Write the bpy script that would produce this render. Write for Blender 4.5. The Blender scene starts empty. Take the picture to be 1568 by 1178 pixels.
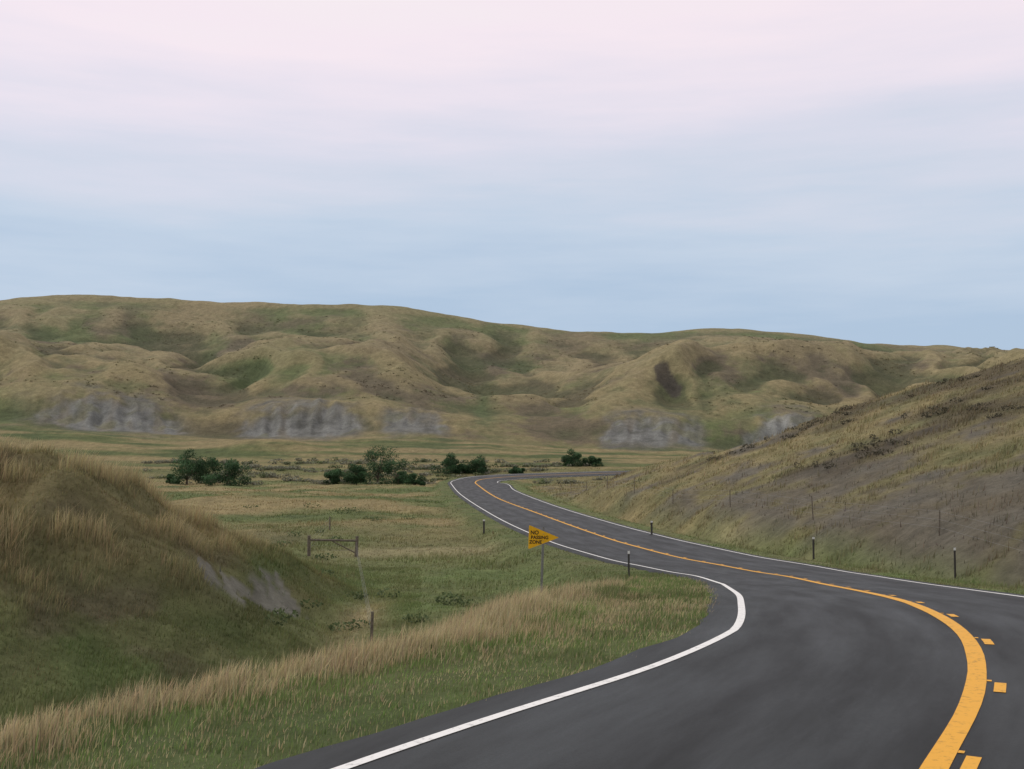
import bpy, math, random
import numpy as np
from mathutils import Vector
rng = np.random.default_rng(7); random.seed(7)
SC = bpy.context.scene
W0,H0,F = 1568.0,1178.0,1725.0
PITCH = math.atan(101/1725.0)
cp,sp = math.cos(PITCH),math.sin(PITCH)

# ------------------------------------------------------------------ noise
def _h(ix,iy,seed):
    n = (ix.astype(np.int64)*374761393 + iy.astype(np.int64)*668265263 + seed*974711)
    n = (n ^ (n>>13))*1274126177
    n = n & 0x7fffffff
    n = (n ^ (n>>16)) & 0xffff
    return n/65536.0*2*np.pi
def perlin(x,y,seed=0):
    x=np.asarray(x,float); y=np.asarray(y,float)
    ix=np.floor(x); iy=np.floor(y); fx=x-ix; fy=y-iy
    u=fx*fx*fx*(fx*(fx*6-15)+10); v=fy*fy*fy*(fy*(fy*6-15)+10)
    def g(a,b):
        h=_h(ix+a,iy+b,seed); return np.cos(h)*(fx-a)+np.sin(h)*(fy-b)
    return 1.5*((g(0,0)*(1-u)+g(1,0)*u)*(1-v)+(g(0,1)*(1-u)+g(1,1)*u)*v)
def fbm(x,y,o=4,seed=0,gain=.5):
    s=0;a=1;t=0
    for k in range(o):
        s=s+a*perlin(x*2**k+17*k,y*2**k-11*k,seed+k); t+=a; a*=gain
    return s/t*1.3
def sst(a,b,x):
    t=np.clip((x-a)/(b-a),0,1); return t*t*(3-2*t)

# ------------------------------------------------------------------ road profile
DY=[-400,-60,12,16,22,30,42,52,65,185,205,225,245,300]
DV=[9,2.6,2.1,2.22,2.75,3.5,4.5,5.0,5.2,5.2,4.95,4.45,4.2,4.2]
_fy=np.linspace(-400,400,3201); _fd=np.interp(_fy,DY,DV)
k=np.exp(-(np.arange(-30,31)*.25/2.5)**2); k/=k.sum()
_fd2=np.convolve(np.pad(_fd,30,mode='edge'),k,mode='valid')
def Dr(Y): return np.interp(Y,_fy,_fd2)
def unproj_road(px,py):
    a=(px-784)/F; b=(589-py)/F
    dY=cp-b*sp; dZ=sp+b*cp
    Ys=np.linspace(3,300,6000)
    z=Ys*dZ/dY
    i=np.argmax(z<-Dr(Ys))
    return Ys[i]*a/dY, Ys[i]
yel=[(1430,1178),(1478,1105),(1498,1030),(1480,975),(1420,935),(1330,908),(1200,882),(1100,865),(1000,844),(900,814),(820,785),(760,762),(733,744)]
whi=[(470,1178),(700,1116),(860,1070),(1000,1022),(1100,982),(1155,940),(1130,905),(1050,880),(950,860),(850,832),(760,792),(705,757),(690,740)]
rig=[(1568,912),(1400,890),(1250,868),(1050,830),(950,805),(850,775),(790,752),(780,743)]
def cat(P,n=12):
    P=np.array(P,float); out=[]
    Q=np.vstack([2*P[0]-P[1],P,2*P[-1]-P[-2]])
    for i in range(1,len(Q)-2):
        p0,p1,p2,p3=Q[i-1:i+3]
        for t in np.linspace(0,1,n,endpoint=False):
            out.append(.5*((2*p1)+(-p0+p2)*t+(2*p0-5*p1+4*p2-p3)*t*t+(-p0+3*p1-3*p2+p3)*t**3))
    out.append(P[-1]); return np.array(out)
def resample(P,step):
    d=np.r_[0,np.cumsum(np.hypot(*np.diff(P,axis=0).T))]
    n=int(d[-1]/step); s=np.linspace(0,d[-1],n)
    return np.c_[np.interp(s,d,P[:,0]),np.interp(s,d,P[:,1])]
def smooth1(a,n):
    k=np.hanning(n*2+3)[1:-1];k/=k.sum(); m=len(k)//2
    return np.convolve(np.pad(a,m,mode='edge'),k,mode='valid')
back=[(-90,-130),(-45,-62),(-20,-28),(-10,-14),(-4.6,-6),(-.9,.5)]
far=[(-6.0,186),(-5.0,199),(-0.5,209),(9,217),(24,226),(45,234),(80,243),(150,262)]
C=cat(back+[unproj_road(*p) for p in yel]+far)
C=resample(C,.5)
cx,cy=smooth1(C[:,0],3),smooth1(C[:,1],3)
tx,ty=np.gradient(cx),np.gradient(cy); L=np.hypot(tx,ty); tx/=L;ty/=L
nx,ny=-ty,tx   # left normal
def widths(poly,sgn,dflt):
    P=cat([unproj_road(*p) for p in poly],30)
    out=np.full(len(cx),np.nan)
    for i in range(len(cx)):
        r=P-np.array([cx[i],cy[i]])
        al=r[:,0]*tx[i]+r[:,1]*ty[i]; la=(r[:,0]*nx[i]+r[:,1]*ny[i])*sgn
        m=(np.abs(al)<.6)&(la>1.5)&(la<8)
        if m.any(): out[i]=la[m].mean()
    ok=~np.isnan(out)
    if not ok.any(): return np.full(len(cx),dflt)
    idx=np.arange(len(cx)); i0,i1=idx[ok][0],idx[ok][-1]
    f=np.interp(idx,idx[ok],out[ok])
    f[:max(i0-20,0)]=dflt; f[i1+20:]=dflt
    return np.clip(smooth1(f,8),2.6,4.8)
WL=widths(whi,1,3.5); WR=widths(rig,-1,3.6)
bank=0.075*sst(180,208,cy)
cz=-Dr(cy)
AL=WL+.48; AR=WR+.35
NS=len(cx)
def near_road(X,Y):
    X=np.ravel(X);Y=np.ravel(Y); n=len(X)
    bi=np.full(n,NS-1,int); dd=np.full(n,500.0); left=np.ones(n,bool); 
    msk=np.where((Y<290)&(Y>-160)&(np.abs(X)<170))[0]
    for a in range(0,len(msk),40000):
        m=msk[a:a+40000]
        x=X[m,None].astype(np.float32); y=Y[m,None].astype(np.float32)
        d=(x-cx[None,::2].astype(np.float32))**2+(y-cy[None,::2].astype(np.float32))**2
        bi[m]=d.argmin(1)*2
    b=bi[msk]; xm=X[msk]; ym=Y[msk]
    d=np.hypot(xm-cx[b],ym-cy[b]); s=(xm-cx[b])*nx[b]+(ym-cy[b])*ny[b]
    l=s>0; o=np.where(l,d-AL[b],d-AR[b]); inner=np.where(l,s-AL[b],-s-AR[b])
    o=np.where(d<12,inner,o)
    dd[msk]=o; left[msk]=l
    zr=cz[bi].copy(); zr[msk]+=bank[b]*np.clip(s,-AR[b],AL[b])
    return bi,dd,left,zr

# ------------------------------------------------------------------ far hills table
cu=[-300,0,150,300,450,600,720,850,1000,1100,1200,1320,1450,1568,1900]
rows={200:[742]*15,
250:[700,702,704,706,706,706,706,708,708,710,708,705,700,700,700],
290:[655,655,662,676,676,672,675,685,690,692,704,702,675,665,655],
304:[640,640,650,668,664,652,655,670,668,680,698,692,655,645,635],
317:[600,600,604,642,612,620,640,658,628,650,638,655,625,615,605],
350:[580,582,586,602,596,605,630,632,590,588,616,626,605,590,580],
400:[528,526,534,556,552,556,620,602,558,532,545,584,582,570,560],
450:[524,534,540,538,530,534,578,562,562,554,558,568,564,560,555],
520:[456,453,454,461,470,470,491,507,511,503,509,527,530,542,560]}
tf=np.linspace(-.75,.75,601); Yf=np.linspace(200,700,401)
ct=(np.array(cu)-784)/F
ry=np.array(sorted(rows))
Z=np.zeros((len(ry),len(tf)))
for i,r in enumerate(ry):
    Z[i]=np.interp(tf,ct,(690-np.array(rows[r]))/F*r)
kk=np.exp(-(np.arange(-24,25)/8.)**2);kk/=kk.sum()
for i in range(len(ry)): Z[i]=np.convolve(np.pad(Z[i],24,mode='edge'),kk,mode='valid')
T=np.zeros((len(Yf),len(tf)))
for j in range(len(tf)):
    T[:,j]=np.interp(Yf,np.r_[ry,600,700],np.r_[Z[:,j],Z[-1,j]*1.0,Z[-1,j]*.9])
k2=np.exp(-(np.arange(-12,13)/3.6)**2);k2/=k2.sum()
for j in range(len(tf)): T[:,j]=np.convolve(np.pad(T[:,j],12,mode='edge'),k2,mode='valid')
def far_z(t,Y):
    a=np.clip((t+.75)/1.5*600,0,599.999); b=np.clip((Y-200)/500*400,0,399.999)
    i=b.astype(int);j=a.astype(int);fb=b-i;fa=a-j
    return (T[i,j]*(1-fa)+T[i,j+1]*fa)*(1-fb)+(T[i+1,j]*(1-fa)+T[i+1,j+1]*fa)*fb
def XR(Y): return np.interp(Y,[-130,-60,-10,0,10,20,35,50,65,90,140,172,190,215],[-85,-40,-3,4,8.5,11,13,12,10.2,7.5,1,0,0,10])
def bump_(u,c,wd,p=2.0): return np.exp(-np.abs((u-c)/wd)**p)
def clay_env(u):
    return np.clip(1.0*bump_(u,185,118,4)*(1-.42*sst(200,300,u))*(.55+.45*sst(60,150,u))+1.0*bump_(u,458,100,4)*(.7+.3*sst(360,430,u))+.66*bump_(u,640,55,4)+.3*bump_(u,40,45)+.95*bump_(u,980,60,4)+.65*bump_(u,1060,28)+1.1*bump_(u,1202,66,4),0,1.15)
def natural(X,Y):
    Ys=np.maximum(Y,1.0); t=np.clip(X/Ys,-.75,.75); u=784+F*t
    z=-5.85+.35*fbm(X/22,Y/22,3,5)+.12*fbm(X/5,Y/5,2,9)
    z=z+.8*np.exp(-((Y-120)/25)**2)*np.exp(-((X+25)/18)**2)
    z=z+sst(70,100,Y)*(X<0)*.55*fbm(X/12,Y/12,3,15)
    # left mound
    m=np.interp(X+1.2*fbm(X/6,Y/6,3,33),[-120,-60,-30,-17,-12.9,-10.7,-8.9,-7.5,-5.6],[9,8.5,7.6,6.0,4.5,3.2,2.0,1.0,0])
    prof=np.where(Y<36,np.exp(-(np.abs(Y-36)/10.5)**2.2),np.exp(-((Y-36)/15)**2))
    z=z+m*prof*(1+.18*fbm(X/4,Y/4,3,21))
    # right hill
    A=np.interp(Y,[-150,-40,20,95,112,130,150,170,190,215],[0,8,16,20.2,13.4,6.4,2.4,1.0,.5,0])
    dx=np.maximum(X-XR(Y)-3,0)/40
    hill=A*(1-np.exp(-1.5*dx))
    gul=1-np.abs(fbm(X/20+.02*Y,Y/11,4,41))*2
    z=z+hill*(1+.16*fbm(X/16,Y/16,3,40))+np.minimum(hill,4)/4*(1.5*fbm(X/9,Y/9,4,42)+1.1*gul)
    z=z+2.1*np.exp(-((X-XR(Y)-9)/5)**2)*np.exp(-((Y-112)/16)**2)*(1+.3*fbm(X/4,Y/4,2,44))
    # far
    fz=far_z(t,Y)
    arc=t*430
    amp=sst(308,360,Y)*(1-.8*sst(440,515,Y))
    n1=fbm(arc/74+.35*fbm(X/60,Y/60,2,3),Y/115,3,50,.38)
    wv=.45*fbm(X/40,Y/40,2,63)
    def soft(p): return 1-2.4*np.sqrt(p*p+.008)
    rid=soft(perlin(arc/56+.004*Y+wv,Y/140,60))
    rid2=soft(perlin(arc/22+wv*1.4,Y/75,61))
    fz=fz+amp*(8.5*n1+5.6*rid+1.7*rid2+1.0*fbm(X/13,Y/13,3,70))+sst(225,290,Y)*(.8*fbm(X/25,Y/20,3,77))
    er=sst(299,306,Y)*(1-sst(315,326,Y))*(.15+clay_env(u)); fz=fz+er*(.7*(1-3*np.abs(perlin(arc/8.5+wv,Y/30,65)))+.45*perlin(arc/3.,Y/9,66))
    fz=fz+2.4*np.exp(-((Y-272)/11)**2)*np.exp(-((t+.225)/.05)**2)
    w=sst(195,225,Y)
    return z*(1-w)+fz*w
def height(X,Y,aux=False):
    sh=np.shape(X); X=np.ravel(np.asarray(X,float));Y=np.ravel(np.asarray(Y,float))
    bi,dd,left,zr=near_road(X,Y)
    N=natural(X,Y)
    shw=np.where(left,np.interp(Y,[0,18,28,300],[2.4,2.7,1.6,1.5]),1.6)
    o=np.maximum(dd-shw,0)
    base=zr-.04-.03*np.clip(dd,0,3)
    lo=base-o*.42; hi=base+o*np.where(left,.3,.36)
    z=np.where(dd>150,N,np.clip(N,lo,hi))
    z=z+.05*fbm(X/1.1,Y/1.1,3,90)*sst(.3,2,dd)+.015*perlin(X*3,Y*3,4)*sst(.1,.6,dd)
    ins=zr-.07-.0012*np.maximum(Y,0)
    w=sst(-.25,.05,dd); z=np.where(dd<.05,ins*(1-w)+base*w,z)
    if aux: return z,dd,left
    return z.reshape(sh)
def ray(px,py):
    a=(px-784)/F;b=(589-py)/F; dY=cp-b*sp
    return a/dY,(sp+b*cp)/dY
def hit(px,py,y0=5,y1=620):
    tx_,tz_=ray(px,py)
    Ys=np.exp(np.linspace(math.log(y0),math.log(y1),3000))
    z=height(Ys*tx_,Ys)
    i=int(np.argmax(Ys*tz_<z)); 
    return float(Ys[i]*tx_),float(Ys[i]),float(z[i])
RK=[hit(330,888,18),hit(385,912,18),hit(440,925,18),hit(420,895,18)]
TP=hit(548,955,18)
DKP=[hit(1012,570),hit(1022,584),hit(1033,600)]
print('dark',DKP)
def rockmask(X,Y):
    r=0
    for (a,b,_),sx_,sy_ in zip(RK,(.75,.95,.7,.5),(.9,.9,1.1,.9)): r=r+np.exp(-(((X-a)/sx_)**2+((Y-b)/sy_)**2))
    return np.minimum(r,1.0)

# ------------------------------------------------------------------ colours
def C3(*c): return np.array(c)
GREEN=C3(.112,.146,.055); DGREEN=C3(.062,.083,.036); OCH=C3(.240,.197,.100); TAN=C3(.44,.375,.220)
BRN=C3(.142,.117,.080); CLAY=C3(.172,.177,.168); GREY=C3(.145,.141,.124); OLIVE=C3(.145,.145,.070); BRGREEN=C3(.135,.200,.060)
def mixc(a,b,f): 
    f=np.clip(f,0,1)[:,None]; return a*(1-f)+b*f
def ground_color(X,Y,z,dd,left,curv=None):
    n=len(X); t=X/np.maximum(Y,1); u=784+F*t
    A=fbm(X/14,Y/14,4,101); B=fbm(X/4,Y/4,4,111); Cn=fbm(X/1.2,Y/1.2,3,121)
    one=np.ones((n,3))
    col=mixc(one*OLIVE,one*OCH,.35+.9*A+.5*B)
    hol=np.exp(-((Y-48)/22)**2)*sst(-14,-7,X)
    col=mixc(col,one*GREEN*1.12,hol*(.9+.5*B))
    col=mixc(col,one*GREEN,sst(.0,.5,fbm(X/9,Y/30,3,131))*.7)
    mead=sst(70,95,Y)*(1-sst(205,230,Y))*(X<5)
    mb=fbm(X/22+Y/60,Y/13,4,141)
    col=mixc(col,mixc(one*OCH*1.12,one*GREEN*.98,.45+1.9*mb),mead*.9)
    col=mixc(col,one*DGREEN*1.1,mead*sst(.3,.55,fbm(X/16,Y/9,4,145))*.6)
    col=mixc(col,one*TAN*.75,np.exp(-((Y-67-.15*X)/2.5)**2)*sst(-12,-8,X)*.5)
    col=mixc(col,one*TAN*.8,np.exp(-(((X-TP[0])/.7)**2+((Y-TP[1]-1)/5)**2))*.85)
    emb=(1-sst(1.0,3.5,dd))
    col=mixc(col,mixc(one*GREEN,one*OLIVE,.4+.8*B),emb*left)
    # left mound
    mo=(1-sst(-8,-6,X))*np.exp(-((Y-33)/16)**4)
    mc=mixc(one*OLIVE*.95,one*OCH*.98,.45+A+.6*B); mc=mixc(mc,one*GREEN*.85,sst(-2.6,-4.6,z)*(.7+B))
    mc=mixc(mc,one*BRN*.8,sst(.05,.5,fbm(X/3,Y/3,3,155))*.55)
    col=mixc(col,mc,mo)
    rk=rockmask(X,Y)
    rn=fbm((X+Y*.6)/.55,(Y-X*.6)/1.8,4,157)
    col=mixc(col,one*GREY*1.2*(1+.3*rn)[:,None],sst(.35,.7,rk+1.0*rn+.3*B)*sst(.08,.25,rk)*.85)
    # right hill
    dx=X-XR(Y)
    rh=sst(3,6,dx)*(1-sst(180,215,Y))*(Y>-200)
    og=mixc(one*OCH*1.02,one*OLIVE*.95,.35+.9*B+.6*A)
    bare=sst(-.05,.45,-A*1.0-B*.8+.42-.40*sst(2,9,z+5.8)+.22*(Y<60)-.55*sst(75,100,Y))
    rc=mixc(og,mixc(one*GREY*.88,one*BRN*.85,.5+.6*B),bare*.92)
    rc=mixc(rc,one*BRN*.52,sst(.05,.45,fbm(X/12,Y/12,4,151)+.5*sst(6,12,z+5.8)-.06)*.75)
    col=mixc(col,rc,rh)
    col=mixc(col,mixc(one*OLIVE,one*GREEN,.5+B)*1.15,(1-sst(2.5,4.5,dd+.8*B))*(~left)*(Y<200))
    # far
    fw=sst(200,240,Y)
    a2=fbm(X/55,Y/55,4,201); b2=fbm(X/15,Y/15,4,211); c2=fbm(X/5,Y/5,4,221); d2=fbm(X/1.8,Y/2.6,3,225)
    hc=mixc(one*OLIVE*.98,one*OCH*.96,.46+1.1*a2+.7*b2+.45*c2+.3*d2)
    hc=mixc(hc,one*GREEN*1.0,sst(.0,.6,-a2+.55*b2+.4*sst(430,520,Y)-.02+.2*c2)*.78)
    hc=mixc(hc,one*BRN*.85,sst(.02,.42,fbm(X/30,Y/40,4,231)+.3*c2+.15*d2)*.85*(1-.6*sst(450,520,Y)))
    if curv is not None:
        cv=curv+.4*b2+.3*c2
        hc=mixc(hc,mixc(one*DGREEN*1.05,one*BRN*.6,.4+1.0*a2),sst(.15,1.8,-cv)*.78)  # gullies by curvature: greener growth plus brown shadow painted into the colour
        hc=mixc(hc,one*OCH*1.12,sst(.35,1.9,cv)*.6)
    hc=mixc(hc,one*DGREEN*1.4,np.exp(-((u-742-14*b2)/16)**2)*sst(300,330,Y)*(1-sst(360,400,Y))*.8)
    st=fbm(X/45,Y/8,3,241); st2=fbm(X/14,Y/5,3,243)
    vf=(1-sst(285,300,Y))
    hc=mixc(hc,mixc(one*OCH*.98,one*GREEN*.8,.42+1.6*st+.8*st2),vf*.85)
    hc=mixc(hc,one*DGREEN,vf*sst(.22,.5,st2+.4*st)*.55)
    # clay banks
    env=clay_env(u+9*b2)
    topY=301+19*env+5*b2+3.5*c2
    botY=300-6*env+5*fbm(X/9,Y/20,3,251)+3*c2
    cm=sst(botY-3,botY+4,Y)*(1-sst(topY-9,topY+3,Y))*sst(.28,.55,env+.22*b2+.18*c2)
    streak=perlin(t*430/2.2,Y/16,7); strk2=perlin(t*430/6,Y/22,17)
    cc=one*CLAY*(1+.16*streak+.35*c2+.35*b2+.3*strk2+.10*perlin(z/.9,X/40,8))[:,None]
    cc=mixc(cc,one*BRN*1.0,sst(.1,.6,strk2+.5*b2)*.55)
    cc=cc*(1+.40*np.exp(-((u-1200)/50)**2))[:,None]
    cc=mixc(cc,one*OLIVE*.9,sst(.15,.55,b2+.7*c2)*.6)
    halo=sst(botY-12,botY,Y)*(1-sst(topY-4,topY+18,Y))*sst(.1,.6,env)
    hc=mixc(hc,one*GREY*.8,halo*(.5+.8*b2+.6*c2))
    hc=mixc(hc,cc,cm*.9)
    dk=0
    for (a_,b_,_z) in DKP: dk=dk+np.exp(-(((X-a_)/2.6)**2+((Y-b_)/4.5)**2))
    hc=mixc(hc,one*C3(.055,.047,.042),sst(.35,.8,dk+.5*c2+.2*b2)*sst(.1,.3,dk)*.85)
    hc=hc*(1+.16*d2)[:,None]
    col=mixc(col,hc,fw)
    col=col*(1+.16*Cn*(1-fw)+.10*B)[:,None]
    g=col.mean(1)[:,None]; haze=(.16*sst(220,480,Y))[:,None]
    col=col*(1-haze)+(g*1.12)*haze  # distance haze painted into the ground colour: greyer and paler far off
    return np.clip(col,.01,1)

# ------------------------------------------------------------------ helpers
def attr_mat(name,rough=.9,bump=None,var=.25,scale=3.0,transl=0):
    m=bpy.data.materials.new(name); m.use_nodes=True; nt=m.node_tree; N=nt.nodes; Lk=nt.links
    b=N['Principled BSDF']; b.inputs['Roughness'].default_value=rough
    b.inputs['Specular IOR Level'].default_value=.12
    at=N.new('ShaderNodeAttribute'); at.attribute_name='Col'
    tc=N.new('ShaderNodeTexCoord'); no=N.new('ShaderNodeTexNoise'); no.inputs['Scale'].default_value=scale; no.inputs['Detail'].default_value=8; no.inputs['Roughness'].default_value=.7
    Lk.new(tc.outputs['Object'],no.inputs['Vector'])
    mr=N.new('ShaderNodeMapRange'); mr.inputs[1].default_value=.3; mr.inputs[2].default_value=.7; mr.inputs[3].default_value=1-var; mr.inputs[4].default_value=1+var
    Lk.new(no.outputs['Fac'],mr.inputs[0])
    vm=N.new('ShaderNodeVectorMath'); vm.operation='SCALE'; Lk.new(at.outputs['Color'],vm.inputs[0]); Lk.new(mr.outputs[0],vm.inputs['Scale'])
    out=vm.outputs[0]
    if bump:
        bp=N.new('ShaderNodeBump'); bp.inputs['Strength'].default_value=bump[0]; bp.inputs['Distance'].default_value=bump[1]
        Lk.new(no.outputs['Fac'],bp.inputs['Height']); 
        n2=N.new('ShaderNodeTexNoise'); n2.inputs['Scale'].default_value=.5; n2.inputs['Detail'].default_value=10; n2.inputs['Roughness'].default_value=.72
        Lk.new(tc.outputs['Object'],n2.inputs['Vector'])
        b2=N.new('ShaderNodeBump'); b2.inputs['Strength'].default_value=bump[0]; b2.inputs['Distance'].default_value=bump[1]*10
        Lk.new(n2.outputs['Fac'],b2.inputs['Height']); Lk.new(bp.outputs[0],b2.inputs['Normal']); Lk.new(b2.outputs[0],b.inputs['Normal'])
        m2=N.new('ShaderNodeMapRange'); m2.inputs[1].default_value=.3; m2.inputs[2].default_value=.7; m2.inputs[3].default_value=.74; m2.inputs[4].default_value=1.26
        Lk.new(n2.outputs['Fac'],m2.inputs[0]); v2=N.new('ShaderNodeVectorMath'); v2.operation='SCALE'; Lk.new(out,v2.inputs[0]); Lk.new(m2.outputs[0],v2.inputs['Scale']); out=v2.outputs[0]
    Lk.new(out,b.inputs['Base Color'])
    if transl:
        tr=N.new('ShaderNodeBsdfTranslucent'); Lk.new(out,tr.inputs['Color'])
        mx=N.new('ShaderNodeMixShader'); mx.inputs[0].default_value=transl
        Lk.new(b.outputs[0],mx.inputs[1]); Lk.new(tr.outputs[0],mx.inputs[2]); Lk.new(mx.outputs[0],N['Material Output'].inputs['Surface'])
    return m
def flat_mat(name,col,rough=.7,metal=0,noise=.15,scale=20,spec=.3):
    m=bpy.data.materials.new(name); m.use_nodes=True; nt=m.node_tree; N=nt.nodes
    b=N['Principled BSDF']; b.inputs['Roughness'].default_value=rough; b.inputs['Metallic'].default_value=metal; b.inputs['Specular IOR Level'].default_value=spec
    tc=N.new('ShaderNodeTexCoord'); no=N.new('ShaderNodeTexNoise'); no.inputs['Scale'].default_value=scale; no.inputs['Detail'].default_value=6
    nt.links.new(tc.outputs['Object'],no.inputs['Vector'])
    r=N.new('ShaderNodeValToRGB'); r.color_ramp.elements[0].position=.3; r.color_ramp.elements[1].position=.7
    r.color_ramp.elements[0].color=(*[c*(1-noise) for c in col],1); r.color_ramp.elements[1].color=(*[min(1,c*(1+noise)) for c in col],1)
    nt.links.new(no.outputs['Fac'],r.inputs[0]); nt.links.new(r.outputs[0],b.inputs['Base Color'])
    return m
def mesh_np(name,V,faces_flat,sizes,mat,cols=None,smooth=False):
    me=bpy.data.meshes.new(name)
    V=np.asarray(V,np.float32); ff=np.asarray(faces_flat,np.int32).ravel()
    nf=len(sizes) if hasattr(sizes,'__len__') else len(ff)//sizes
    sz=np.asarray(sizes,np.int32) if hasattr(sizes,'__len__') else np.full(nf,sizes,np.int32)
    me.vertices.add(len(V)); me.vertices.foreach_set('co',V.ravel())
    me.loops.add(len(ff)); me.loops.foreach_set('vertex_index',ff)
    me.polygons.add(nf); me.polygons.foreach_set('loop_start',np.r_[0,np.cumsum(sz)[:-1]].astype(np.int32))
    me.polygons.foreach_set('loop_total',sz)
    me.update(calc_edges=True)
    if smooth: me.polygons.foreach_set('use_smooth',np.ones(nf,bool))
    if cols is not None:
        ca=me.color_attributes.new('Col','FLOAT_COLOR','POINT')
        ca.data.foreach_set('color',np.c_[cols,np.ones(len(cols))].astype(np.float32).ravel())
    me.materials.append(mat)
    ob=bpy.data.objects.new(name,me); SC.collection.objects.link(ob); return ob

# ------------------------------------------------------------------ terrain
th=np.r_[np.linspace(-math.pi,-.62,60,endpoint=False),np.linspace(-.62,.62,1000),np.linspace(.62,math.pi,60)[1:]][:-1]
rr=np.r_[np.exp(np.linspace(math.log(.6),math.log(180),400)),np.linspace(180,560,340)[1:],np.exp(np.linspace(math.log(560),math.log(5000),30))[1:]]
nt_,nr=len(th),len(rr)
RR,TH=np.meshgrid(rr,th,indexing='ij')
X=(RR*np.sin(TH)).ravel(); Y=(RR*np.cos(TH)).ravel()
Zt,dd,left=height(X,Y,True)
def box(a,n,ax):
    for _ in range(2):
        c=np.cumsum(np.concatenate([np.repeat(np.take(a,[0],ax),n+1,ax),a,np.repeat(np.take(a,[-1],ax),n,ax)],ax),ax)
        m=a.shape[ax]; a=(np.take(c,np.arange(2*n+1,2*n+1+m),ax)-np.take(c,np.arange(0,m),ax))/(2*n+1)
    return a
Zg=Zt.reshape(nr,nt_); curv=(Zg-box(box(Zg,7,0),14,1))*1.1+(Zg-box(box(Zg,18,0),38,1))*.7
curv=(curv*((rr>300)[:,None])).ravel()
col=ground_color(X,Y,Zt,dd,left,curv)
idx=np.arange(nr*nt_).reshape(nr,nt_)
a=idx[:-1,:];b=idx[1:,:]; 
quads=np.stack([a,b,np.roll(b,-1,1),np.roll(a,-1,1)],-1).reshape(-1,4)
V=np.c_[X,Y,Zt]; V=np.vstack([V,[0,0,float(height(np.array([0.]),np.array([0.]))[0])]])
col=np.vstack([col,col[0]])
ctr=len(V)-1
tri=np.stack([np.full(nt_,ctr),idx[0],np.roll(idx[0],-1)],-1)
ff=np.r_[quads.ravel(),tri.ravel()]; sz=np.r_[np.full(len(quads),4),np.full(len(tri),3)]
gm=attr_mat('grassland_soil',.95,(.65,.12),.25,2.2)
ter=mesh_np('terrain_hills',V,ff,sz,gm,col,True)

# ------------------------------------------------------------------ road
def strip(name,offs,zoff,mat,sel=None,skirt=0):
    st=np.arange(NS) if sel is None else sel
    Vs=[];m=len(offs)
    for j,o in enumerate(offs):
        o=o[st]; zz=cz[st]+bank[st]*o+zoff
        if skirt and j in(0,m-1): zz=zz-skirt
        Vs.append(np.c_[cx[st]+nx[st]*o,cy[st]+ny[st]*o,zz])
    V=np.stack(Vs,1).reshape(-1,3); n=len(st)
    ix=np.arange(n*m).reshape(n,m)
    q=np.stack([ix[:-1,:-1],ix[:-1,1:],ix[1:,1:],ix[1:,:-1]],-1).reshape(-1,4)
    ob=mesh_np(name,V,q,4,mat,None,False)
    uvl=ob.data.uv_layers.new(name='UVMap')
    U=np.stack([np.stack([o[st],st*.5],-1) for o in offs],1).reshape(-1,2)
    uvl.data.foreach_set('uv',U[q.ravel()].astype(np.float32).ravel())
    return ob
am=bpy.data.materials.new('asphalt'); am.use_nodes=True; nt=am.node_tree; N=nt.nodes; Lk=nt.links
b=N['Principled BSDF']; b.inputs['Roughness'].default_value=.55; b.inputs['Specular IOR Level'].default_value=.25
tc=N.new('ShaderNodeTexCoord')
n1=N.new('ShaderNodeTexNoise'); n1.inputs['Scale'].default_value=38; n1.inputs['Detail'].default_value=6; n1.inputs['Roughness'].default_value=.85
Lk.new(tc.outputs['Object'],n1.inputs['Vector'])
n2=N.new('ShaderNodeTexNoise'); n2.inputs['Scale'].default_value=1.0; n2.inputs['Detail'].default_value=7; n2.inputs['Roughness'].default_value=.62
mp=N.new('ShaderNodeMapping'); mp.inputs['Scale'].default_value=(1.6,.25,1); Lk.new(tc.outputs['UV'],mp.inputs['Vector']); Lk.new(mp.outputs[0],n2.inputs['Vector'])
r1=N.new('ShaderNodeValToRGB'); r1.color_ramp.elements[0].position=.3;r1.color_ramp.elements[1].position=.75
r1.color_ramp.elements[0].color=(.005,.0065,.007,1); r1.color_ramp.elements[1].color=(.027,.031,.032,1)
Lk.new(n1.outputs['Fac'],r1.inputs[0])
mr=N.new('ShaderNodeMapRange'); mr.inputs[1].default_value=.36; mr.inputs[2].default_value=.66; mr.inputs[3].default_value=.65; mr.inputs[4].default_value=1.45
Lk.new(n2.outputs['Fac'],mr.inputs[0])
sx=N.new('ShaderNodeSeparateXYZ'); Lk.new(tc.outputs['UV'],sx.inputs[0])
ma=N.new('ShaderNodeMath'); ma.operation='MULTIPLY'; ma.inputs[1].default_value=2*math.pi/1.8; Lk.new(sx.outputs[0],ma.inputs[0])
mc=N.new('ShaderNodeMath'); mc.operation='COSINE'; Lk.new(ma.outputs[0],mc.inputs[0])
md=N.new('ShaderNodeMath'); md.operation='MULTIPLY_ADD'; md.inputs[1].default_value=-.16; md.inputs[2].default_value=1.0; Lk.new(mc.outputs[0],md.inputs[0])
mm=N.new('ShaderNodeMath'); mm.operation='MULTIPLY'; Lk.new(md.outputs[0],mm.inputs[0]); Lk.new(mr.outputs[0],mm.inputs[1])
vs=N.new('ShaderNodeVectorMath'); vs.operation='SCALE'; Lk.new(r1.outputs[0],vs.inputs[0]); Lk.new(mm.outputs[0],vs.inputs['Scale'])
Lk.new(vs.outputs[0],b.inputs['Base Color'])
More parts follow.
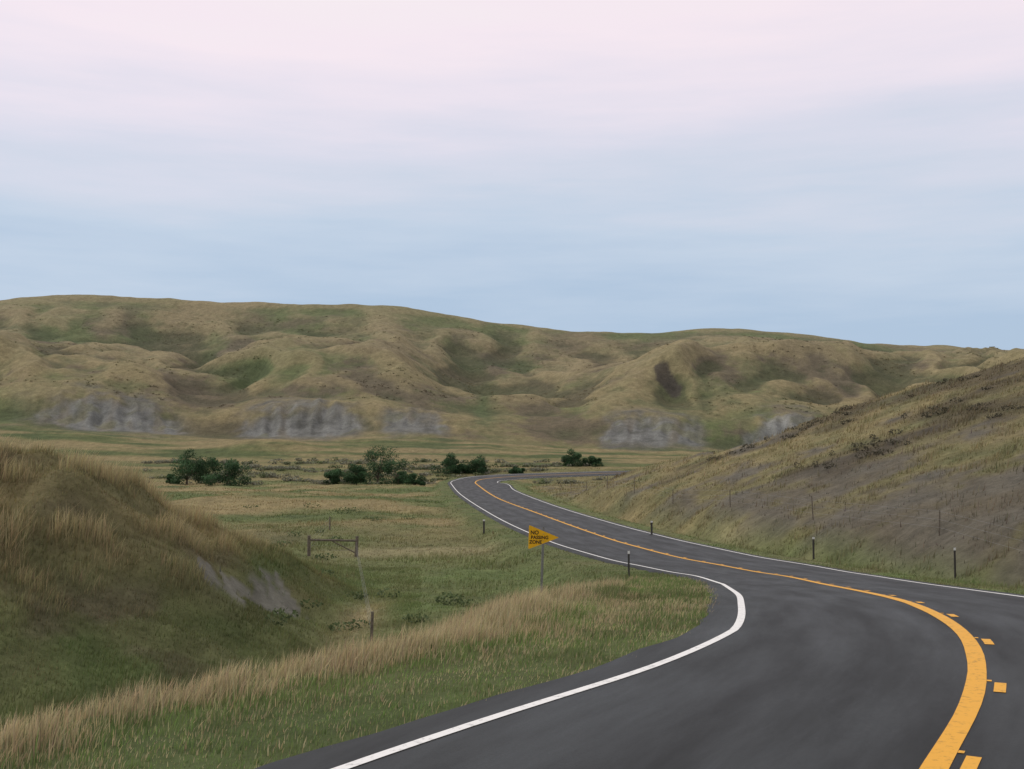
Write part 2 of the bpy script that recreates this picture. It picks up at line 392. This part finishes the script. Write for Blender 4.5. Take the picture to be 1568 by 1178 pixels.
mrr=N.new('ShaderNodeMapRange'); mrr.inputs[1].default_value=.3; mrr.inputs[2].default_value=.7; mrr.inputs[3].default_value=.66; mrr.inputs[4].default_value=.5; Lk.new(n2.outputs['Fac'],mrr.inputs[0]); Lk.new(mrr.outputs[0],b.inputs['Roughness'])
bp=N.new('ShaderNodeBump'); bp.inputs['Strength'].default_value=.6; bp.inputs['Distance'].default_value=.008; Lk.new(n1.outputs['Fac'],bp.inputs['Height']); Lk.new(bp.outputs[0],b.inputs['Normal'])
s_arr=np.arange(NS)*.5
ragL=AL+.06*perlin(s_arr*1.1,s_arr*0+3.3,8)+.03*perlin(s_arr*.4,s_arr*0+7.3,9); ragR=AR+.05*perlin(s_arr*1.1,s_arr*0+5.3,8)
strip('road',[ragL+.08,ragL]+[WL*.5,0*WL,-WR*.5]+[-ragR,-ragR-.08],0,am,skirt=.35)
def paint(name,colr,wear=.5):
    m=bpy.data.materials.new(name); m.use_nodes=True; nt=m.node_tree;N=nt.nodes;b=N['Principled BSDF'];b.inputs['Roughness'].default_value=.6;b.inputs['Specular IOR Level'].default_value=.3
    tc=N.new('ShaderNodeTexCoord'); no=N.new('ShaderNodeTexNoise'); no.inputs['Scale'].default_value=14; no.inputs['Detail'].default_value=9;no.inputs['Roughness'].default_value=.72
    nt.links.new(tc.outputs['Object'],no.inputs['Vector'])
    r=N.new('ShaderNodeValToRGB'); r.color_ramp.elements[0].position=.32;r.color_ramp.elements[0].color=(*[c*wear for c in colr],1);r.color_ramp.elements[1].position=.47;r.color_ramp.elements[1].color=(*colr,1)
    nt.links.new(no.outputs['Fac'],r.inputs[0]); nt.links.new(r.outputs[0],b.inputs['Base Color']); return m
yp=paint('yellow_road_paint',(.72,.36,.028)); wp=paint('white_road_paint',(.76,.76,.74))
vis=np.arange(np.argmax(cy>-60),NS)
roadmark=bpy.data.objects.new('road_markings',None); SC.collection.objects.link(roadmark)
wob=.012*perlin(s_arr*.7,s_arr*0+1.3,12)
c1=strip('yellow_centre_line',[.085+wob,-.085-wob*.5],.005,yp,vis); c1.parent=roadmark
w1=strip('white_edge_line_a',[WL+.05,WL-.05],.005,wp,vis); w1.parent=roadmark
w2=strip('white_edge_line_b',[-WR+.05,-WR-.05],.005,wp,vis); w2.parent=roadmark
Vd=[];Fd=[]
def on_road(s,o,dz):
    x=np.interp(s,s_arr,cx);y=np.interp(s,s_arr,cy);a=np.interp(s,s_arr,nx);bb=np.interp(s,s_arr,ny);zc=np.interp(s,s_arr,cz);bk=np.interp(s,s_arr,bank)
    return (x+a*o,y+bb*o,zc+bk*o+dz)
s0=s_arr[np.argmin(np.hypot(cx-3.0,cy-7.7))]
def patch(sa,sb,oa,ob):
    n=4; i=len(Vd)
    for q in range(n+1):
        s=sa+(sb-sa)*q/n
        Vd.append(on_road(s,oa,.005));Vd.append(on_road(s,ob,.005))
    for q in range(n): Fd.append((i+2*q,i+2*q+1,i+2*q+3,i+2*q+2))
s=s0-.1
while s<s0+190:
    j1,j2=random.uniform(-.03,.03),random.uniform(-.01,.01)
    patch(s,s+.42+j1,-.145+j2,-.245+j2); patch(s+.46,s+.53,-.088,-.13)
    s+=2.7
dm=mesh_np('yellow_dashes',Vd,np.array(Fd),4,yp); dm.parent=roadmark

# ------------------------------------------------------------------ grass
def blades(name,x,y,z,h,w,colr,mat,lean=.3,seg=True,winddir=(1,-.1),sh0=.65):
    n=len(x); an=rng.uniform(0,2*np.pi,n); dx=np.cos(an)*w/2; dy=np.sin(an)*w/2
    la=rng.uniform(0,2*np.pi,n); lm=lean*h*rng.uniform(.2,1,n)
    lx=np.cos(la)*lm*.7+winddir[0]*lm*.6; ly=np.sin(la)*lm*.7+winddir[1]*lm*.6
    z=z-.02
    if seg:
        P=np.stack([np.c_[x-dx,y-dy,z],np.c_[x+dx,y+dy,z],
            np.c_[x-dx*.8+lx*.35,y-dy*.8+ly*.35,z+h*.55],np.c_[x+dx*.8+lx*.35,y+dy*.8+ly*.35,z+h*.55],
            np.c_[x+lx,y+ly,z+h]],1).reshape(-1,3)
        b0=np.arange(n)[:,None]*5
        ff=np.c_[b0+0,b0+1,b0+3,b0+2,b0+2,b0+3,b0+4].ravel(); sz=np.tile([4,3],n)
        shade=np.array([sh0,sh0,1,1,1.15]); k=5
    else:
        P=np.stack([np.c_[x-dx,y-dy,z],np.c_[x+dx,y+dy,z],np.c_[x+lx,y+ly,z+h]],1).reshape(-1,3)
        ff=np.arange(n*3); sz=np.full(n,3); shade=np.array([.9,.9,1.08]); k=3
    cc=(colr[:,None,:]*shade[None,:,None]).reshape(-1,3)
    return mesh_np(name,P,ff,sz,mat,np.clip(cc,0,1))
gmat=attr_mat('grass_blades',.8,None,.12,1.5,transl=.35)
def jit(c,s=.18,n=None):
    return c*(1+s*rng.normal(size=(len(c),1)))*(1+.05*rng.normal(size=(len(c),3)))
# A: roadside shoulder
n=680000
x=rng.uniform(-16,7,n); y=rng.uniform(4,34,n)
keep=(np.abs(x/y)<.68); x=x[keep];y=y[keep]
z,dd,left=height(x,y,True)
pk=np.clip(1.2-(y-8)/34,.3,1)
edge=-.10+.18*perlin(x*1.8,y*1.8,71)
k=(dd>edge)&(dd<6)&left&(rng.uniform(size=len(x))<pk*np.where(dd<4,1,.5)); x,y,z,dd=x[k],y[k],z[k],dd[k]
nb=fbm(x/1.3,y/1.3,3,301); nc=fbm(x/.5,y/.5,2,311); nd=fbm(x/3.2,y/3.2,2,321)
dry=sst(1.6,2.5,dd+.8*nb)*.72+.12+.45*sst(.0,.5,nd)
mid=np.exp(-((dd-1.25-.35*nb)/.35)**2)*.55
isdry=rng.uniform(size=len(x))<np.clip(dry+mid*.8,0,.92)
one=np.ones((len(x),3))
c=np.where(isdry[:,None],mixc(one*TAN,one*C3(.36,.295,.175),.4+nb)*1.12,mixc(one*BRGREEN,one*GREEN,.5+nb*1.2)*1.35)
h=np.where(isdry,.08+.18*sst(1.2,2.6,dd),.06+.10*sst(0,2.5,dd))*rng.uniform(.5,1.3,len(x))*(1+.6*nb+.4*nc)
h=np.clip(h*np.clip(y/14,.85,1.15),.03,.6)
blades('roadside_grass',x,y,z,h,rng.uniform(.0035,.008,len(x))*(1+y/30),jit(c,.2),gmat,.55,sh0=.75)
# B: left mound tall grass
n=320000
x=rng.uniform(-36,-3,n); y=rng.uniform(16,58,n); k=(x/y>-.62)&(x/y<-.08); x=x[k];y=y[k]
z,dd,left=height(x,y,True)
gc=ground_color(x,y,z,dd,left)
cl=fbm(x/1.6,y/1.6,3,401); cl2=fbm(x/5,y/5,3,411)
rk=rockmask(x,y); rn=fbm((x+y*.6)/.55,(y-x*.6)/1.8,4,157)
k=(dd>4)&(~((rk>.12)&(rk+1.0*rn>.42)))&(rng.uniform(size=len(x))<.75+.6*cl); x,y,z,gc,cl,cl2=[q[k] for q in (x,y,z,gc,cl,cl2)]
one=np.ones((len(x),3))
tall=sst(-.05,.4,cl2+.8*cl+.15)*(x<-7)*sst(-4.8,-2.6,z)
c=mixc(gc*1.25,one*C3(.44,.365,.205),tall*.85)
h=(.12+.46*tall)*rng.uniform(.5,1.2,len(x))*(1+.6*cl); h=np.clip(h,.05,.85)
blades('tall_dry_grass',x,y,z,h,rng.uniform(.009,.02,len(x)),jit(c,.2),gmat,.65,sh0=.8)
# C: prairie
n=420000
t=rng.uniform(-.66,.66,n); y=np.exp(rng.uniform(math.log(17),math.log(235),n)); x=t*y
z,dd,left=height(x,y,True)
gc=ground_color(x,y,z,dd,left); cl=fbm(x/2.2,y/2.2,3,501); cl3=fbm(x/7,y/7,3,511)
rh=(x-XR(y)>3)&(y<215)
greyish=(np.abs(gc[:,0]-gc[:,2])/gc[:,0]<.43)
p=np.where(rh,np.where(greyish,.2,.95)*np.clip(.75+1.5*cl,0.05,1),.85+.4*cl)
p=np.where((rockmask(x,y)>.12)&(x<-4),.05,p)
k=(dd>.1)&(rng.uniform(size=n)<p); x,y,z,gc,cl,cl3,rh,dd,left=[q[k] for q in (x,y,z,gc,cl,cl3,rh,dd,left)]
one=np.ones((len(x),3))
h=np.where(rh,.14+.30*sst(-.1,.5,cl),.10+.16*sst(-.2,.6,cl3))*rng.uniform(.5,1.3,len(x))*np.where(dd<1.5,.5,1)
c=mixc(gc*1.15,one*TAN*.8,sst(.1,.7,cl+.2*rng.normal(size=len(x)))*np.where(rh,.42,.28))
blades('prairie_grass',x,y,z,h,(.012+.0008*y)*rng.uniform(.5,1.3,len(x)),jit(c,.12),gmat,.5,False)

# ------------------------------------------------------------------ shrubs
def leafclumps(name,cxs,cys,czs,rad,hgt,colr,per,ls,mat):
    n=len(cxs); M=n*per
    I=np.repeat(np.arange(n),per)
    d=rng.normal(size=(M,3)); d/=np.linalg.norm(d,axis=1)[:,None]; r=rng.uniform(.45,1,M)**.6
    P=np.c_[cxs[I]+d[:,0]*r*rad[I],cys[I]+d[:,1]*r*rad[I],czs[I]+hgt[I]*(.45+.55*d[:,2]*r)]
    a=rng.normal(size=(M,3));a/=np.linalg.norm(a,axis=1)[:,None]; b=np.cross(a,rng.normal(size=(M,3)));b/=np.linalg.norm(b,axis=1)[:,None]
    s=(ls*(rad[I]**.5)*rng.uniform(.6,1.3,M))[:,None]
    Q=np.stack([P-a*s,P+b*s*.6,P+a*s,P-b*s*.6],1).reshape(-1,3)
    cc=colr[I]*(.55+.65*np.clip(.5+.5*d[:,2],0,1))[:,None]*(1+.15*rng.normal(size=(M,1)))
    return mesh_np(name,Q,np.arange(M*4),4,mat,np.clip(np.repeat(cc,4,0),0.005,1))
lmat=attr_mat('leaves',.6,None,.1,2,transl=.25)
n=1400
t=rng.uniform(-.33,.10,n); y=rng.uniform(196,250,n); x=t*y
m=fbm(x/20,y/6,3,601)>.1
x,y=x[m],y[m]; z,dd,left=height(x,y,True); m=dd>5; x,y,z=x[m],y[m],z[m]
cc=np.where(rng.uniform(size=(len(x),1))<.7,C3(.20,.20,.145),C3(.11,.135,.065))*np.ones((len(x),3))
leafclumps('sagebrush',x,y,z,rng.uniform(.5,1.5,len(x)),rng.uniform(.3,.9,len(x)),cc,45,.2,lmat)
n=90
t=rng.uniform(-.3,-.02,n); y=rng.uniform(30,110,n); x=t*y; z,dd,left=height(x,y,True); m=(dd>6)&(fbm(x/8,y/14,2,621)>0.05); x,y,z=x[m],y[m],z[m]
leafclumps('weeds',x,y,z,rng.uniform(.2,.5,len(x))*(1+y/140),rng.uniform(.15,.35,len(x))*(1+y/160),np.ones((len(x),3))*C3(.10,.135,.06),70,.09,lmat)
n=7000
t=rng.uniform(-.55,.55,n); y=rng.uniform(325,500,n); x=t*y
q=fbm(x/26,y/26,4,611)+.5*fbm(x/7,y/7,2,612); m=(q>.12)
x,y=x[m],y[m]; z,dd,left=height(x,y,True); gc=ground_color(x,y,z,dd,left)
leafclumps('hill_brush',x,y,z-.12,rng.uniform(.3,.8,len(x)),rng.uniform(.2,.4,len(x)),gc*rng.uniform(.8,1.15,(len(x),1)),12,.28,lmat)
n=520
y=rng.uniform(55,130,n); x=XR(y)+rng.uniform(12,55,n); m=(fbm(x/12,y/12,4,151)+.35*sst(25,50,x-XR(y))>.15); x,y=x[m],y[m]; z=height(x,y)
leafclumps('slope_brush',x,y,z,rng.uniform(.25,.7,len(x)),rng.uniform(.2,.5,len(x)),np.ones((len(x),3))*C3(.095,.088,.06),50,.12,lmat)

# ------------------------------------------------------------------ trees
bark=flat_mat('bark',(.09,.07,.05),.9,0,.3,8)
def tree(x,y,H,R,seed,colr=(.050,.100,.044)):
    r=np.random.default_rng(seed); z=float(height(np.array([x]),np.array([y]))[0])-.1
    V=[];Fc=[]
    def limb(p,q,r0,r1,k=6):
        p=np.array(p);q=np.array(q);d=q-p;d/=np.linalg.norm(d);a=np.cross(d,[.3,.9,.1]);a/=np.linalg.norm(a);b=np.cross(d,a);i=len(V)
        for (c,rr) in((p,r0),(q,r1)):
            for j in range(k):
                th=2*math.pi*j/k; V.append(tuple(c+(a*math.cos(th)+b*math.sin(th))*rr))
        for j in range(k): Fc.append((i+j,i+(j+1)%k,i+k+(j+1)%k,i+k+j))
    top=np.array([x+r.uniform(-.2,.2),y,z+H*.45]); limb((x,y,z),top,.16*H/5,.09*H/5)
    cl=[]
    for j in range(15):
        an=r.uniform(0,6.28); rad=R*r.uniform(.2,.95); hz=z+H*(r.uniform(.08,.85)*(1-.3*(rad/R)**2))
        e=np.array([x+math.cos(an)*rad,y+math.sin(an)*rad,hz]); limb((x,y,z+H*r.uniform(.08,.4)),e,.07*H/5,.02)
        cl.append((e,R*r.uniform(.22,.46)))
    cl.append((np.array([x+R*r.uniform(-.3,.3),y,z+H*.82]),R*.34))
    nb=len(V); cols=[(.09,.07,.05)]*nb
    LV=[];LC=[]
    for e,rad in cl:
        m=320; d=r.normal(size=(m,3));d/=np.linalg.norm(d,axis=1)[:,None]; rr_=r.uniform(.25,1.1,m)**.6
        P=e+d*rr_[:,None]*rad*np.array([1,1,.8]); P[:,2]=np.maximum(P[:,2],z+.1)
        a=r.normal(size=(m,3));a/=np.linalg.norm(a,axis=1)[:,None];b=np.cross(a,r.normal(size=(m,3)));b/=np.linalg.norm(b,axis=1)[:,None]
        s=(r.uniform(.06,.16,m))[:,None]
        LV.append(np.stack([P-a*s,P+b*s*.7,P+a*s,P-b*s*.7],1).reshape(-1,3))
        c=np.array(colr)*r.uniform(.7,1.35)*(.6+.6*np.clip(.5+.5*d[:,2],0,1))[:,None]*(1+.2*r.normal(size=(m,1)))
        LC.append(np.repeat(np.clip(c,.006,1),4,0))
    LV=np.vstack(LV);LC=np.vstack(LC); n=len(LV)//4
    AV=np.vstack([np.array(V),LV]); F_=np.r_[np.array(Fc).ravel(),np.arange(n*4)+nb]
    ob=mesh_np('bushy_tree',AV,F_,4,bark,np.vstack([np.array(cols),LC])); ob.data.materials.append(lmat)
    ob.data.polygons.foreach_set('material_index',np.r_[np.zeros(len(Fc)),np.ones(n)].astype(np.int32))
TR=[(286,738,52,26),(318,738,38,22),(348,737,38,26),(262,737,14,10),(516,728,22,15),(546,729,30,18),(578,730,54,34),(610,730,38,24),(634,728,18,14),
    (684,712,28,20),(708,714,13,10),(732,716,24,19),(790,720,9,10),(878,720,24,15),(905,722,13,14)]
for i,(px,py,hp,rp) in enumerate(TR):
    tx0,tz0=ray(px,py); Yt=196+6*math.sin(i*2.3) if px<650 else 222
    if px>860: Yt=240
    tree(Yt*tx0,Yt,hp/F*Yt*1.12,rp/F*Yt*1.2,100+i)

# ------------------------------------------------------------------ small builders
def join_parts(name,parts):
    V=[];Fc=[]
    for v,f in parts:
        o=len(V); V+=list(v); Fc+=[tuple(i+o for i in g) for g in f]
    me=bpy.data.meshes.new(name); me.from_pydata(V,[],Fc); me.update(); ob=bpy.data.objects.new(name,me); SC.collection.objects.link(ob); return ob
def tube(p,q,r0,r1=None,k=8):
    r1=r0 if r1 is None else r1
    p=np.array(p,float);q=np.array(q,float);d=q-p;d/=np.linalg.norm(d);a=np.cross(d,[.31,.9,.11]);a/=np.linalg.norm(a);b=np.cross(d,a)
    V=[tuple(c+(a*math.cos(2*math.pi*j/k)+b*math.sin(2*math.pi*j/k))*rr) for c,rr in((p,r0),(q,r1)) for j in range(k)]
    Fc=[(j,(j+1)%k,k+(j+1)%k,k+j) for j in range(k)]+[tuple(range(k))[::-1],tuple(range(k,2*k))]
    return V,Fc
def prism(pts,z0,z1):
    n=len(pts); V=[(p[0],p[1],z0) for p in pts]+[(p[0],p[1],z1) for p in pts]
    return V,[(j,(j+1)%n,n+(j+1)%n,n+j) for j in range(n)]+[tuple(range(n))[::-1],tuple(range(n,2*n))]
steel=flat_mat('galvanised_steel',(.22,.22,.21),.5,.5,.2,30); dark=flat_mat('dark_steel_post',(.05,.047,.042),.6,0,.2,30)
white=flat_mat('reflector_white',(.7,.7,.67),.3,0,.05,30); wood=flat_mat('weathered_wood',(.13,.11,.085),.9,0,.35,14)
syel=flat_mat('sign_yellow',(.78,.42,.012),.4,0,.06,6); black=flat_mat('sign_black',(.01,.01,.01),.5,0,.1,10)
def empty(name,loc):
    e=bpy.data.objects.new(name,None); e.location=loc; SC.collection.objects.link(e); return e
def put(ob,par,mat):
    ob.data.materials.append(mat); ob.parent=par; return ob
def uchannel(h,w=.06):
    pts=[(-w/2,0),(-w/2,.03),(-w/2+.008,.03),(-w/2+.008,.008),(w/2-.008,.008),(w/2-.008,.03),(w/2,.03),(w/2,0)]
    return prism(pts,-.3,h)
def delineator(px,py,hpx):
    x,y,z=hit(px,py); h=hpx/F*y; e=empty('roadside_delineator',(x,y,z))
    w=max(.06,.0016*y)
    put(join_parts('post',[uchannel(h,w)]),e,dark)
    pl=prism([(-w*.6,-.02),(w*.6,-.02),(w*.6,-.004),(-w*.6,-.004)],h-.11,h-.01); put(join_parts('reflector',[pl]),e,white)
for p in [(1463,888,48),(1246,857,34),(963,884,40),(998,822,24),(741,818,22)]: delineator(*p)
# pennant sign
x,y=ray(828,925)[0]*36,36.0; z=float(height(np.array([x]),np.array([y]))[0]); zc=ray(832,823)[1]*y
e=empty('no_passing_zone_sign',(x,y,z)); hp=zc-z
put(join_parts('post',[uchannel(hp+.32,.07)]),e,steel)
hw=.50; hh=.38
def rnd(pts,r=.035):
    out=[];n=len(pts)
    for i in range(n):
        p=np.array(pts[i]);a=np.array(pts[i-1])-p;b=np.array(pts[(i+1)%n])-p;a/=np.linalg.norm(a);b/=np.linalg.norm(b)
        for t in (0,.25,.5,.75,1):
            A=p+a*r;B=p+b*r; out.append(tuple((1-t)**2*A+2*t*(1-t)*p+t*t*B))
    return out
def panel(y0,y1):
    pts=rnd([(-hw,hh),(-hw,-hh),(hw,0)],.04)
    n=len(pts); V=[(p[0]+.02,y0,hp+p[1]) for p in pts]+[(p[0]+.02,y1,hp+p[1]) for p in pts]
    return V,[(j,(j+1)%n,n+(j+1)%n,n+j) for j in range(n)]+[tuple(range(n))[::-1],tuple(range(n,2*n))]
pn=put(join_parts('panel',[panel(-.006,-.001)]),e,syel)
for txt,dz,sz,ox in (('NO',.09,.17,-.29),('PASSING',-.055,.15,-.12),('ZONE',-.20,.15,-.25)):
    cu_=bpy.data.curves.new('lettering','FONT'); cu_.body=txt; cu_.size=sz; cu_.align_x='CENTER'; cu_.offset=.004; cu_.extrude=.001
    to=bpy.data.objects.new('lettering',cu_); SC.collection.objects.link(to); to.rotation_euler=(math.pi/2,0,0); to.location=(ox,-.010,hp+dz); to.parent=e; cu_.materials.append(black)
for bz in (.10,-.10): put(join_parts('bolt',[tube((0,-.016,hp+bz),(0,.02,hp+bz),.012)]),e,steel)
e.rotation_euler=(0,math.radians(2),math.radians(14))
# left wooden fence
fp=[hit(568,985),hit(545,853),hit(473,852),hit(505,812)]
e=empty('wooden_fence',(0,0,0)); parts=[]; wires=[]
for i,(x,y,z) in enumerate(fp):
    hgt=1.15 if i in(1,2) else .95; r=.10 if i in(1,2) else .05
    lx=random.uniform(-.06,.06); parts.append(tube((x,y,z-.3),(x+lx,y,z+hgt),r*1.05,r*.9))
a,b=fp[1],fp[2]
parts.append(tube((a[0],a[1],a[2]+.9),(b[0],b[1],b[2]+.9),.06)); parts.append(tube((a[0],a[1],a[2]+.2),((a[0]+b[0])/2,(a[1]+b[1])/2,(a[2]+b[2])/2+.85),.035))
put(join_parts('posts_and_rails',parts),e,wood)
for i in range(len(fp)-1):
    for h in(.35,.6,.85):
        a,b=fp[i],fp[i+1]; wires.append(tube((a[0],a[1],a[2]+h),(b[0],b[1],b[2]+h),.004,k=4))
put(join_parts('wires',wires),e,steel)
# right wire fence
e=empty('wire_fence',(0,0,0)); parts=[];wires=[];pr=None
for Yp in np.arange(22,150,13.0):
    i=int(np.argmin(np.abs(cy-Yp)+1e3*(cx<-20))); off=-(AR[i]+6.0)
    x=cx[i]+nx[i]*off;y=cy[i]+ny[i]*off; z=float(height(np.array([x]),np.array([y]))[0])
    parts.append(tube((x,y,z-.3),(x+random.uniform(-.08,.08),y,z+random.uniform(1.1,1.35)),.035,.03))
    if pr is not None:
        for h in(.4,.75,1.1): wires.append(tube((pr[0],pr[1],pr[2]+h),(x,y,z+h),.004,k=4))
    pr=(x,y,z)
put(join_parts('posts',parts),e,wood); put(join_parts('wires',wires),e,steel)

# ------------------------------------------------------------------ world
w=bpy.data.worlds.new('World'); SC.world=w; w.use_nodes=True; nt=w.node_tree;N=nt.nodes;Lk=nt.links
bg=N['Background']; bg.inputs['Strength'].default_value=.1
EL,AZ=math.radians(36),math.radians(-70)
sk=N.new('ShaderNodeTexSky'); sk.sky_type='NISHITA'; sk.sun_disc=False; sk.sun_elevation=EL; sk.sun_rotation=AZ
tc=N.new('ShaderNodeTexCoord'); sx=N.new('ShaderNodeSeparateXYZ'); Lk.new(tc.outputs['Generated'],sx.inputs[0])
mp=N.new('ShaderNodeMapping'); mp.inputs['Scale'].default_value=(1.6,1.6,13); mp.inputs['Rotation'].default_value=(0,math.radians(-2),0); Lk.new(tc.outputs['Generated'],mp.inputs['Vector'])
no=N.new('ShaderNodeTexNoise'); no.inputs['Scale'].default_value=1.5; no.inputs['Detail'].default_value=6; no.inputs['Roughness'].default_value=.55; Lk.new(mp.outputs[0],no.inputs['Vector'])
m1=N.new('ShaderNodeMath'); m1.operation='SUBTRACT'; m1.inputs[1].default_value=.5; Lk.new(no.outputs['Fac'],m1.inputs[0])
m2=N.new('ShaderNodeMath'); m2.operation='MULTIPLY'; m2.inputs[1].default_value=.22; Lk.new(m1.outputs[0],m2.inputs[0])
m3=N.new('ShaderNodeMath'); m3.operation='ADD'; Lk.new(sx.outputs[2],m3.inputs[0]); Lk.new(m2.outputs[0],m3.inputs[1])
m4=N.new('ShaderNodeMath'); m4.operation='MULTIPLY'; m4.inputs[1].default_value=2.0; Lk.new(m3.outputs[0],m4.inputs[0])
cr=N.new('ShaderNodeValToRGB'); el=cr.color_ramp.elements
st=[(0,(.43,.55,.70)),(.22,(.434,.555,.715)),(.34,(.546,.640,.77)),(.42,(.631,.680,.79)),(.51,(.71,.715,.82)),(.62,(.84,.775,.86)),(.73,(.93,.82,.88)),(1,(.94,.88,.88))]
el[0].position=0;el[0].color=(*st[0][1],1); el[1].position=1; el[1].color=(*st[-1][1],1)
for p,c in st[1:-1]:
    q=el.new(p); q.color=(*c,1)
Lk.new(m4.outputs[0],cr.inputs[0])
sc=N.new('ShaderNodeVectorMath'); sc.operation='SCALE'; sc.inputs['Scale'].default_value=10.3; Lk.new(cr.outputs[0],sc.inputs[0])
mx=N.new('ShaderNodeMix'); mx.data_type='RGBA'; mx.inputs[0].default_value=.94; Lk.new(sk.outputs[0],mx.inputs[6]); Lk.new(sc.outputs[0],mx.inputs[7])
Lk.new(mx.outputs[2],bg.inputs['Color'])
sl=bpy.data.lights.new('sun','SUN'); sl.energy=1.45; sl.angle=math.radians(13); sl.color=(1,.955,.86)
so=bpy.data.objects.new('sun',sl); SC.collection.objects.link(so)
dv=Vector((math.sin(AZ)*math.cos(EL),math.cos(AZ)*math.cos(EL),math.sin(EL)))
so.rotation_euler=dv.to_track_quat('Z','Y').to_euler()
# ------------------------------------------------------------------ camera
cd=bpy.data.cameras.new('camera'); cd.sensor_width=36; cd.lens=36*F/W0; cd.clip_end=12000; cd.clip_start=.05
co=bpy.data.objects.new('camera',cd); co.rotation_euler=(math.pi/2+PITCH,0,0); SC.collection.objects.link(co); SC.camera=co
SC.view_settings.view_transform='Standard'; SC.view_settings.look='None'; SC.view_settings.exposure=0
